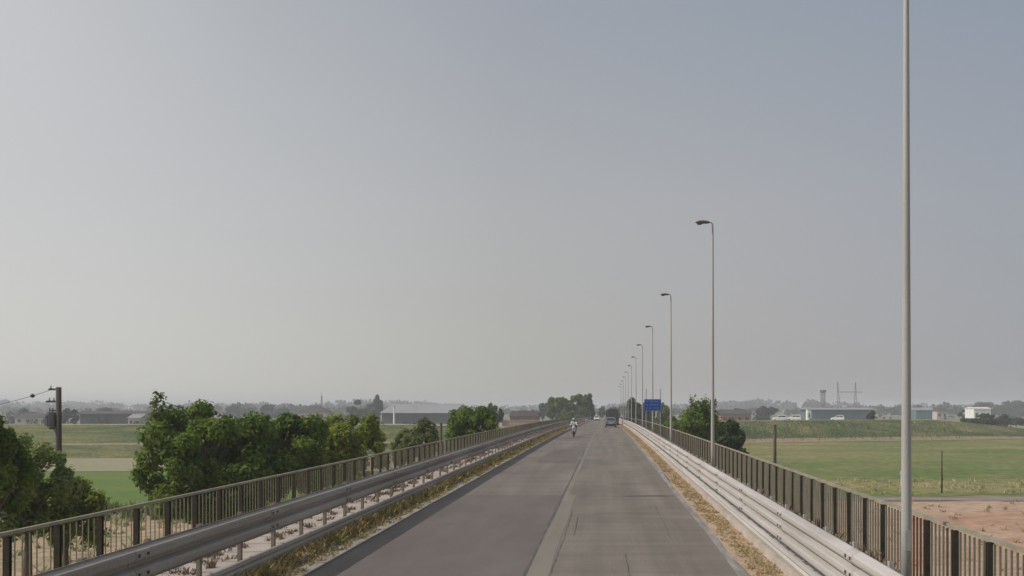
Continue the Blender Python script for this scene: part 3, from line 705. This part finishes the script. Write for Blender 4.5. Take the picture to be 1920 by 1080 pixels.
gable('pale house at the right end of the left levee shed', 'house', 240, 262, 400, 784, 776, M_PLAST, M_RFLT, 10, wins=2)
gable('reddish-grey farmhouse behind the levee near the sparse tree', 'farmhouse', 1352, 1408, 430, 776, 768, M_BRICK, M_TILE, 12, wins=4, over=.6)
gable('long blue-grey industrial shed with a pale roof edge on the right', 'industrial_shed', 1522, 1640, 520, 768, 764.5, M_TEAL, M_RFLT, 30, door=False, over=1.5)
gable('tiny white hut at the left end of the blue-grey shed', 'hut', 1514, 1521, 505, 767, 764, M_WHITEB, M_RFLT, 4, wins=1)
gable('hazy grey hall right of the nearest lamp pole, behind the tan field', 'industrial_shed', 1718, 1752, 640, 769, 764, M_TEAL, M_RFLT, 20, door=False)
gable('pale small house between the lamp pole and the white building', 'house', 1757, 1776, 620, 771, 765, M_PLAST, M_TILE, 9, wins=2)
gable('bright white low building among trees on the far right', 'white_building', 1826, 1858, 480, 766, 763.5, M_WHITEB, M_WHITEB, 12, wins=3)
gable('small hazy pale house on the horizon above the three-tree group right of the sparse tree', 'house', 1408, 1430, 700, 770, 765, M_PLAST, M_TILE, 9, wins=2)

def lattice(mb, x, y, z0, z1, w0, w1, n, r=.06):
    cs = ((-1, -1), (1, -1), (1, 1), (-1, 1))
    P = lambda k, c: (x+c[0]*(w0+(w1-w0)*k/n)/2, y+c[1]*(w0+(w1-w0)*k/n)/2, z0+(z1-z0)*k/n)
    for c in cs: mb.tube([P(0, c), P(n, c)], r, 5)
    for k in range(n):
        for i in range(4):
            mb.tube([P(k, cs[i]), P(k+1, cs[(i+1) % 4])], r*.6, 4); mb.tube([P(k, cs[(i+1) % 4]), P(k+1, cs[i])], r*.6, 4)
# water tower
d = 800.0; zt = px_z(731, d)-GZ; root = tag(empty('water_tower', (px_x(1543, d), d, GZ)), 'hazy water tower with a wide flat tank on the right horizon', 'water tower')
o = MB(); lattice(o, 0, 0, -.1, zt-2.2, 3.4, 3.0, 6, .16); o.tube([(0, 0, 0), (0, 0, zt-2)], .35, 10); o.build('legs', M_STEEL, root)
o = MB(); o.tube([(0, 0, zt-2.4), (0, 0, zt-1.9), (0, 0, zt-.3), (0, 0, zt)], [1.9, 2.6, 2.6, .8], 20); o.build('tank', M_DKWALL, root)
o = MB(); o.tube([(0, 0, zt-8.6), (0, 0, zt-8.3)], 1.9, 16); o.build('platform', M_STEEL, root)
# twin mast pylon
d = 960.0; K = 1.6; root = tag(empty('power_pylon', (px_x(1588, d), d, GZ)), 'hazy power pylon with two masts and a crossbar on the right horizon', 'pylon')
for s, yt in ((-1, 716), (1, 717)):
    H = px_z(yt, d)-GZ; o = MB(); x = s*5.2*K
    n = 9
    cs = ((-1, -1), (1, -1), (1, 1), (-1, 1))
    def PP(k, c):
        t = k/n; w = K*(1.9*(1-t)+.25*t); return (x*(.86+.24*t if s < 0 else 1)+c[0]*w/2, c[1]*w/2, H*t)
    for c in cs: o.tube([PP(0, c), PP(n, c)], .17, 5)
    for k in range(n):
        for i in range(4): o.tube([PP(k, cs[i]), PP(k+1, cs[(i+1) % 4])], .09, 4)
    o.build('mast', M_STEEL, root)
H = px_z(735, d)-GZ; o = MB()
for dz in (-.3, .3): o.tube([(-4.5*K, 0, H+dz), (9.5*K, 0, H+dz)], .12, 5)
for k in range(14): o.tube([((-4.5+k)*K, 0, H-.3), ((-3.5+k)*K, 0, H+.3)], .08, 4)
o.build('crossbar', M_STEEL, root)
o = MB()
for x in (-3, 0, 3, 8): o.tube([(x*K, 0, H-.3), (x*K, 0, H-2.5)], .12, 6)
o.build('insulator', M_PORC, root)
# slender mast on the left horizon
d = 640.0; H = px_z(735, d)-GZ; root = tag(empty('radio_mast', (px_x(603, d), d, GZ)), 'thin hazy radio mast on the left horizon above the trees', 'mast')
o = MB(); lattice(o, 0, 0, 0, H*.85, 1.4, .5, 8, .09); o.build('lattice', M_STEEL, root); o = MB(); o.tube([(0, 0, H*.84), (0, 0, H)], .12, 6); o.build('antenna', M_STEEL, root)
d = 620.0
for px, lab in ((739, 'tiny white chimney tower above the long dark shed'),):
    H = px_z(762, 440)-GZ; root = tag(empty('chimney', (px_x(px, 440), 440, GZ)), lab, 'chimney')
    o = MB(); o.tube([(0, 0, -.1), (0, 0, H)], [.5, .38], 12); o.build('stack', M_WHITEB, root); o = MB(); o.tube([(0, 0, H-.3), (0, 0, H+.1)], .48, 12); o.build('rim', M_PLAST, root)

# ---------------------------------------------------------------- vehicles
def wheel(root, x, y, r=.30, w=.18):
    t = MB()
    pts = []
    n = 20
    rings = []
    for dx, rr in ((-w/2, r*.62), (-w/2, r*.93), (-w/2+.03, r), (w/2-.03, r), (w/2, r*.93), (w/2, r*.62)):
        rings.append([(x+dx, y+rr*math.cos(2*math.pi*k/n), r+rr*math.sin(2*math.pi*k/n)) for k in range(n)])
    t.loft(rings); ty = t.build('wheel', M_TYRE, root)
    q = MB(); q.tube([(x-w/2-.004, y, r), (x+w/2+.004, y, r)], r*.60, 14); q.build('rim', M_RIM, ty)
def make_car(name, label, paint, L=3.7, W=1.62, H=1.48, group=None):
    root = tag(empty(name), label, 'car', group)
    a = W/2
    # lower body: rings along y (front = +y)
    def ring(y, zb, zt, w, ws):
        return [(-w*.92, y, zb), (-w, y, zb+.14), (-w*1.0, y, zt-.22), (-ws, y, zt), (ws, y, zt), (w*1.0, y, zt-.22), (w, y, zb+.14), (w*.92, y, zb)]
    h = L/2
    b = MB(); b.loft([ring(-h, .30, .80, a*.90, a*.80), ring(-h+.06, .22, .90, a*.96, a*.86), ring(-h+.30, .18, .95, a, a*.9), ring(0, .17, .94, a, a*.9),
                      ring(h-1.15, .17, .93, a, a*.9), ring(h-.7, .18, .88, a*.99, a*.86), ring(h-.2, .22, .76, a*.95, a*.78), ring(h, .30, .62, a*.85, a*.68)])
    body = b.build('body', paint, root, bevel=.03)
    c = MB(); z0 = .92
    c.loft([[(-a*.88, -h+.10, z0), (a*.88, -h+.10, z0), (a*.89, h-.95, z0), (-a*.89, h-.95, z0)],
            [(-a*.74, -h+.38, H-.06), (a*.74, -h+.38, H-.06), (a*.74, h-1.62, H-.05), (-a*.74, h-1.62, H-.05)],
            [(-a*.66, -h+.46, H), (a*.66, -h+.46, H), (a*.66, h-1.72, H), (-a*.66, h-1.72, H)]])
    c.build('cabin', paint, root, bevel=.02)
    def qd(pts, nm, m, off):
        n = (Vector(pts[1])-Vector(pts[0])).cross(Vector(pts[3])-Vector(pts[0])).normalized()*off
        vs = [Vector(p)+n for p in pts]+[Vector(p)-n*.3 for p in pts]
        MB().add(vs, [(0, 1, 2, 3), (7, 6, 5, 4), (0, 4, 5, 1), (1, 5, 6, 2), (2, 6, 7, 3), (3, 7, 4, 0)]).build(nm, m, root)
    def lerpq(A, B, C_, D_, u0, u1, v0, v1):
        f = lambda u, v: (Vector(A)*(1-u)+Vector(B)*u)*(1-v)+(Vector(D_)*(1-u)+Vector(C_)*u)*v
        return [f(u0, v0), f(u1, v0), f(u1, v1), f(u0, v1)]
    bl, br_, tl, tr_ = (-a*.88, -h+.10, z0), (a*.88, -h+.10, z0), (-a*.74, -h+.38, H-.06), (a*.74, -h+.38, H-.06)
    qd(lerpq(bl, br_, tr_, tl, .09, .91, .12, .90), 'rear_window', M_GLASS, .012)
    fl, fr, ul, ur = (-a*.89, h-.95, z0), (a*.89, h-.95, z0), (-a*.74, h-1.62, H-.05), (a*.74, h-1.62, H-.05)
    qd(lerpq(fr, fl, ul, ur, .06, .94, .06, .92), 'windscreen', M_GLASS, .012)
    qd(lerpq(br_, fr, ur, tr_, .08, .50, .12, .90), 'side_window', M_GLASS, .012); qd(lerpq(br_, fr, ur, tr_, .54, .90, .12, .90), 'side_window', M_GLASS, .012)
    qd(lerpq(fl, bl, tl, ul, .10, .46, .12, .90), 'side_window', M_GLASS, .012); qd(lerpq(fl, bl, tl, ul, .50, .92, .12, .90), 'side_window', M_GLASS, .012)
    for s in (-1, 1):
        MB().box((s*a*.82, -h+.03, .74), (.16, .10, .24)).build('tail_light', M_REDL, root)
        MB().box((s*a*.66, h-.10, .60), (.28, .12, .14)).build('headlight', M_CLRL, root)
        MB().box((s*(a+.08), h-1.15, .98), (.16, .10, .12)).build('mirror', paint, root, bevel=.02)
        wheel(root, s*(a-.10), -h+.62); wheel(root, s*(a-.10), h-.68)
    MB().box((0, -h-.02, .40), (W*.84, .12, .20)).build('bumper', M_BLK, root, bevel=.02)
    MB().box((0, h+.0, .36), (W*.80, .12, .20)).build('bumper', M_BLK, root, bevel=.02)
    MB().box((0, -h-.0, .66), (.48, .04, .11)).build('number_plate', M_WHITE, root)
    MB().box((0, h-.05, .52), (.55, .14, .08)).build('grille', M_BLK, root)
    return root
yc = 144.0
c = make_car('car', 'small grey hatchback seen from behind in the right lane, following the truck', M_CARG, W=1.68, H=1.5)
c.location = (px_x(1145, yc), yc, prof(yc)); c.rotation_euler = (R(-.49), 0, 0)
w1 = make_car('car', 'tiny white oncoming car far along the left lane', M_CARW)
y = 290.0; w1.location = (px_x(1119, y), y, prof(y)); w1.rotation_euler = (0, 0, math.pi)
for px, dd, lab, rz in ((1462, 251, 'white car parked on the right levee track, leftmost of three', 1.45), (1489, 256, 'white car parked on the right levee track, middle of three', 1.35), (1571, 267, 'white car parked on the right levee track, rightmost of three', 1.2)):
    q = copy_tree(w1); q.location = (px_x(px, dd), dd, -1.15 if px < 1500 else -1.35); q.rotation_euler = (0, 0, rz); tag(q, lab, 'car', 'white cars parked on the right levee')

def make_truck():
    y = 172.0; z = prof(y)
    root = tag(empty('truck', (px_x(1148, y), y, z)), 'dark lorry with a tarpaulin-covered load ahead of the grey hatchback', 'truck')
    W = 2.35
    b = MB(); b.box((0, 2.8, .95), (W, 6.4, .18)); b.box((-W*.3, 2.8, .72), (.14, 6.6, .28)); b.box((W*.3, 2.8, .72), (.14, 6.6, .28)); b.build('chassis', M_BLK, root)
    for s in (-1, 1): MB().box((s*(W/2-.03), 2.8, 1.32), (.05, 6.3, .60)).build('side_board', M_TRUCK, root)
    MB().box((0, -.36, 1.32), (W-.1, .05, .60)).build('tailgate', M_TRUCK, root)
    t = MB(); rings = []; rnd = random.Random(2)
    for i in range(9):
        yy = -.30+i*.77; hh = 2.75+.12*math.sin(i*1.3)+rnd.uniform(-.04, .04)
        rings.append([(-W/2+.06, yy, 1.3), (-W/2+.04, yy, 2.25), (-W*.36, yy, hh-.14), (-.2, yy, hh+.05), (W*.25, yy, hh-.02), (W*.40, yy, hh-.25), (W/2-.04, yy, 2.2), (W/2-.06, yy, 1.3)])
    t.loft(rings); t.build('tarpaulin', M_TRUCK, root)
    cb = MB(); cb.loft([[(-W/2, 6.1, .7), (W/2, 6.1, .7), (W/2, 7.7, .7), (-W/2, 7.7, .7)], [(-W/2, 6.1, 1.7), (W/2, 6.1, 1.7), (W/2, 7.7, 1.7), (-W/2, 7.7, 1.7)], [(-W/2+.1, 6.15, 2.7), (W/2-.1, 6.15, 2.7), (W/2-.1, 7.3, 2.7), (-W/2+.1, 7.3, 2.7)]])
    cb.build('cab', M_TRUCK, root, bevel=.06); MB().box((0, 7.53, 2.15), (W*.8, .06, .7)).build('windscreen', M_GLASS, root)
    for s in (-1, 1):
        for yy in (.6, 1.7, 6.9): wheel(root, s*(W/2-.2), yy, .48, .34)
        MB().box((s*.95, -.40, .80), (.30, .06, .14)).build('tail_light', M_REDL, root)
        MB().box((s*(W/2+.2), 7.4, 1.9), (.14, .08, .45)).build('mirror', M_BLK, root)
        MB().box((s*.85, .1, .45), (.55, .02, .45)).build('mudguard', M_BLK, root)
    MB().box((0, -.45, .50), (W*.9, .08, .12)).build('underrun_bar', M_GREYB, root)
    MB().box((0, -.42, .80), (.5, .03, .12)).build('number_plate', M_WHITE, root)
make_truck()

def scooter_and_rider():
    y = 89.0; z = prof(y); x = px_x(1076, y)
    root = tag(empty('scooter', (x, y, z)), 'small white scooter coming towards the camera in the left lane', 'scooter')   # front = -y
    def tyre(yy):
        n = 20; ring = []
        t = MB()
        for k in range(n):
            a = 2*math.pi*k/n; c = Vector((0, yy+.19*math.cos(a), .235+.19*math.sin(a))); u = Vector((0, math.cos(a), math.sin(a)))
            ring.append([c+Vector((1, 0, 0))*.05*math.cos(b)+u*.045*math.sin(b) for b in [2*math.pi*j/8 for j in range(8)]])
        t.loft(ring+[ring[0]], cap=False); w = t.build('wheel', M_TYRE, root)
        r = MB(); r.tube([(-.04, yy, .235), (.04, yy, .235)], .15, 16); r.build('rim', M_RIM, w)
    tyre(-.62); tyre(.62)
    b = MB(); b.loft([[(s*w, yy, zz) for s, zz in ((-1, z0), (1, z0), (1, z1), (-1, z1))] for yy, w, z0, z1 in ((-.30, .13, .26, .36), (-.05, .15, .24, .36), (.10, .13, .26, .62), (.30, .15, .32, .74), (.60, .13, .42, .76), (.80, .07, .58, .72))])
    b.build('body', M_BLK, root, bevel=.03)
    s = MB(); s.loft([[(-.14*w, yy, .74), (.14*w, yy, .74), (.12*w, yy, zz), (-.12*w, yy, zz)] for yy, w, zz in ((.08, .8, .79), (.3, 1, .83), (.55, 1, .84), (.76, .7, .88))]); s.build('seat', M_BLK, root, bevel=.02)
    f = MB(); f.loft([[(-w, yy, zz), (w, yy, zz), (w*.9, yy+.08, zz+.01), (-w*.9, yy+.08, zz+.01)] for w, yy, zz in ((.10, -.30, .34), (.17, -.40, .55), (.18, -.42, .78), (.11, -.38, .98))]); f.build('leg_shield', M_WHITE, root, bevel=.02)
    fd = MB(); fd.loft([[(-.07, -.62+.25*math.cos(a), .235+.25*math.sin(a)), (.07, -.62+.25*math.cos(a), .235+.25*math.sin(a)), (.06, -.62+.27*math.cos(a), .235+.27*math.sin(a)), (-.06, -.62+.27*math.cos(a), .235+.27*math.sin(a))] for a in [R(k) for k in range(20, 150, 14)]]); fd.build('front_mudguard', M_BLK, root)
    h = MB(); h.tube([(-.33, -.28, 1.02), (-.15, -.36, 1.03), (0, -.38, 1.0), (.15, -.36, 1.03), (.33, -.28, 1.02)], .014, 8); h.tube([(0, -.38, 1.0), (0, -.60, .3)], .025, 8); h.build('handlebar', M_BLK, root)
    o = MB(); o.ball((0, -.45, .93), (.09, .05, .08)); o.build('headlight', M_CLRL, root, smooth=True)
    for s_ in (-1, 1):
        o = MB(); o.tube([(s_*.22, -.33, 1.03), (s_*.28, -.34, 1.17)], .007, 6); o.ball((s_*.30, -.34, 1.20), (.055, .015, .045)); o.build('mirror', M_BLK, root)
    # rider: one continuous skinned body
    V = []; Rr = []; E = []
    def jv(p, r, par=None):
        V.append(p); Rr.append(r); i = len(V)-1
        if par is not None: E.append((par, i))
        return i
    pel = jv((0, .28, .90), .15); wa = jv((0, .26, 1.05), .13, pel); chs = jv((0, .20, 1.24), .155, wa); nk = jv((0, .17, 1.40), .06, chs); hd = jv((0, .15, 1.49), .085, nk); tp = jv((0, .15, 1.60), .085, hd)
    jv((0, .045, 1.515), .018, hd)
    for s_ in (-1, 1):
        sh = jv((s_*.19, .18, 1.32), .065, chs); el = jv((s_*.30, .0, 1.12), .045, sh); wr = jv((s_*.285, -.19, 1.045), .030, el); pm = jv((s_*.28, -.25, 1.045), .036, wr)
        for k, (dx, ln) in enumerate(((-.034, .034), (-.012, .040), (.011, .037), (.033, .029))):
            a = jv((s_*(.28+dx), -.285, 1.052), .009, pm); b2 = jv((s_*(.28+dx), -.285-ln, 1.040), .0085, a); jv((s_*(.28+dx), -.275-ln*.8, 1.008), .008, b2)
        a = jv((s_*(.235), -.255, 1.025), .010, pm); jv((s_*.225, -.285, 1.0), .009, a)
        hp = jv((s_*.10, .24, .87), .10, pel); kn = jv((s_*.19, -.14, .80), .065, hp); an = jv((s_*.15, -.10, .42), .042, kn); ft = jv((s_*.15, -.25, .39), .038, an); 
    def skin(name, idx, rad, m, parent):
        mp = {i: k for k, i in enumerate(idx)}
        me = bpy.data.meshes.new(name); me.from_pydata([V[i] for i in idx], [(mp[a], mp[b]) for a, b in E if a in mp and b in mp], []); me.materials.append(m)
        o = bpy.data.objects.new(name, me); COL.objects.link(o); o.modifiers.new('skin', 'SKIN')
        for k, i in enumerate(idx): r_ = rad(i); me.skin_vertices[0].data[k].radius = (r_, r_)
        me.skin_vertices[0].data[0].use_root = True
        sb = o.modifiers.new('sub', 'SUBSURF'); sb.levels = sb.render_levels = 1
        if parent is not None: o.parent = parent
        return o
    person = skin('person', list(range(len(V))), lambda i: Rr[i], M_SKIN, None)
    person.location = (x, y, z); tag(person, 'person in a white shirt and dark trousers sitting on the oncoming scooter', 'person')
    per = 14+10
    def idxs(cond): return [i for i in range(len(V)) if cond(i)]
    base = 7; step = (len(V)-7)//2
    arm = []; leg = []
    for q in range(2):
        o0 = base+q*step
        arm += [o0, o0+1, o0+2]; leg += [o0+step-4, o0+step-3, o0+step-2, o0+step-1]
    skin('shirt', [pel, wa, chs]+arm, lambda i: Rr[i]*1.12+.006, M_SHIRT, person)
    skin('trousers', [pel]+leg, lambda i: Rr[i]*1.10+.006, M_TROU, person)
    hm = MB(); hm.ball((0, .17, 1.575), (.135, .15, .13), 16, 10); hm.build('helmet', M_HELM, person, smooth=True)
    vz = MB(); vz.ball((0, .085, 1.53), (.095, .075, .055), 14, 8); vz.build('visor', M_GLASS, person, smooth=True)
scooter_and_rider()

# ---------------------------------------------------------------- haze
mh = bpy.data.materials.new('haze_air'); mh.use_nodes = True
nt = mh.node_tree; nt.nodes.clear(); out = nt.nodes.new('ShaderNodeOutputMaterial'); pv = nt.nodes.new('ShaderNodeVolumePrincipled')
pv.inputs['Color'].default_value = (0.955, 0.975, 1.0, 1); pv.inputs['Density'].default_value = HAZE = 0.00052; pv.inputs['Anisotropy'].default_value = 0.0
nt.links.new(pv.outputs[0], out.inputs['Volume'])
hz = MB().box((0, 3100, (GZ-1+15)/2), (11400, 7200, 15-(GZ-1))).build('haze', mh); tag(hz, 'thin grey summer haze over the whole plain', 'haze', kind='stuff')

# ---------------------------------------------------------------- light, sky, camera
AZ, EL = R(-102), R(41)                     # sun to the left, slightly behind the camera
sd = bpy.data.lights.new('sun', 'SUN'); sd.energy = 3.0; sd.angle = R(0.6); sd.color = (1.0, 0.945, 0.87)
so = bpy.data.objects.new('sun', sd); COL.objects.link(so)
dirv = Vector((math.sin(AZ)*math.cos(EL), math.cos(AZ)*math.cos(EL), math.sin(EL)))
so.rotation_euler = dirv.to_track_quat('Z', 'Y').to_euler(); so.location = dirv*100
w = bpy.data.worlds.new('World'); SC.world = w; w.use_nodes = True
N = w.node_tree.nodes; L = w.node_tree.links; bg = N['Background']; ST = 0.10; bg.inputs['Strength'].default_value = ST
sky = N.new('ShaderNodeTexSky'); sky.sky_type = 'NISHITA'; sky.sun_disc = False; sky.sun_elevation = EL; sky.sun_rotation = AZ
sky.air_density = 1.0; sky.dust_density = 5.0; sky.ozone_density = 1.0
tc = N.new('ShaderNodeTexCoord'); sx = N.new('ShaderNodeSeparateXYZ'); L.new(tc.outputs['Generated'], sx.inputs[0])
def mrange(v, a, b, c, d):
    r = N.new('ShaderNodeMapRange'); L.new(v, r.inputs['Value'])
    for k, q in zip(('From Min', 'From Max', 'To Min', 'To Max'), (a, b, c, d)): r.inputs[k].default_value = q
    r.interpolation_type = 'SMOOTHSTEP'; return r.outputs['Result']
def lincol(r, g, b):
    f = lambda c: (c/255/12.92 if c/255 <= .04045 else ((c/255+.055)/1.055)**2.4)
    return (f(r)/ST, f(g)/ST, f(b)/ST, 1)
def mixc(f, a, b):
    m = N.new('ShaderNodeMix'); m.data_type = 'RGBA'; L.new(f, m.inputs[0])
    for s_, v in ((6, a), (7, b)):
        if isinstance(v, tuple): m.inputs[s_].default_value = v
        else: L.new(v, m.inputs[s_])
    return m.outputs[2]
SKYROWS = [(0.03, [(.0, 208, 207, 203), (.15, 202, 201, 197), (.458, 177, 176, 171), (.697, 169, 167, 167), (.89, 160, 161, 164), (1, 155, 157, 161)]),
           (0.20, [(.0, 202, 202, 202), (.10, 198, 198, 199), (.25, 188, 189, 190), (.458, 174, 175, 176), (.697, 167, 168, 172), (.89, 157, 161, 168), (1, 152, 157, 165)]),
           (0.37, [(.0, 202, 202, 202), (.11, 196, 197, 198), (.26, 176, 179, 183), (.458, 160, 164, 172), (.69, 151, 159, 169), (.88, 144, 153, 166), (1, 140, 150, 163)])]
def linmap(v, a, b):
    r = N.new('ShaderNodeMapRange'); L.new(v, r.inputs['Value']); r.inputs['From Min'].default_value = a; r.inputs['From Max'].default_value = b
    return r.outputs['Result']
fx = linmap(sx.outputs['X'], -.6, .5)
cols = []
for z_, st in SKYROWS:
    cr = N.new('ShaderNodeValToRGB'); cr.color_ramp.interpolation = 'LINEAR'
    while len(cr.color_ramp.elements) < len(st): cr.color_ramp.elements.new(.5)
    for e, q in zip(cr.color_ramp.elements, st): e.position = q[0]
    for e, q in zip(cr.color_ramp.elements, st):
        k_ = {0.03: 1.042, 0.20: 1.027, 0.37: 1.022}[z_]; c_ = lincol(*[v*k_ for v in q[1:]]); e.color = (c_[0]*ST, c_[1]*ST, c_[2]*ST, 1)
    L.new(fx, cr.inputs[0]); cols.append(cr.outputs[0])
veil0 = mixc(linmap(sx.outputs['Z'], .20, .37), mixc(linmap(sx.outputs['Z'], .03, .20), cols[0], cols[1]), cols[2])
vs_ = N.new('ShaderNodeVectorMath'); vs_.operation = 'SCALE'; vs_.inputs['Scale'].default_value = 1/ST; L.new(veil0, vs_.inputs[0]); veil = vs_.outputs[0]
mm = N.new('ShaderNodeMix'); mm.data_type = 'RGBA'; mm.inputs[0].default_value = 0.88      # thick summer haze over the clear sky
L.new(sky.outputs[0], mm.inputs[6]); L.new(veil, mm.inputs[7]); L.new(mm.outputs[2], bg.inputs['Color'])

cd = bpy.data.cameras.new('camera'); cam = bpy.data.objects.new('camera', cd); COL.objects.link(cam)
cam.location = (0, 0, CH); cam.rotation_euler = (R(90), 0, 0)
cd.sensor_width = 36; cd.lens = F/1920*36; cd.shift_x = -(VX-960)/1920; cd.shift_y = (VY-540)/1920
cd.clip_start = .1; cd.clip_end = 20000; SC.camera = cam
SC.view_settings.view_transform = 'Standard'; SC.view_settings.look = 'None'; SC.view_settings.gamma = 1; SC.view_settings.exposure = 0
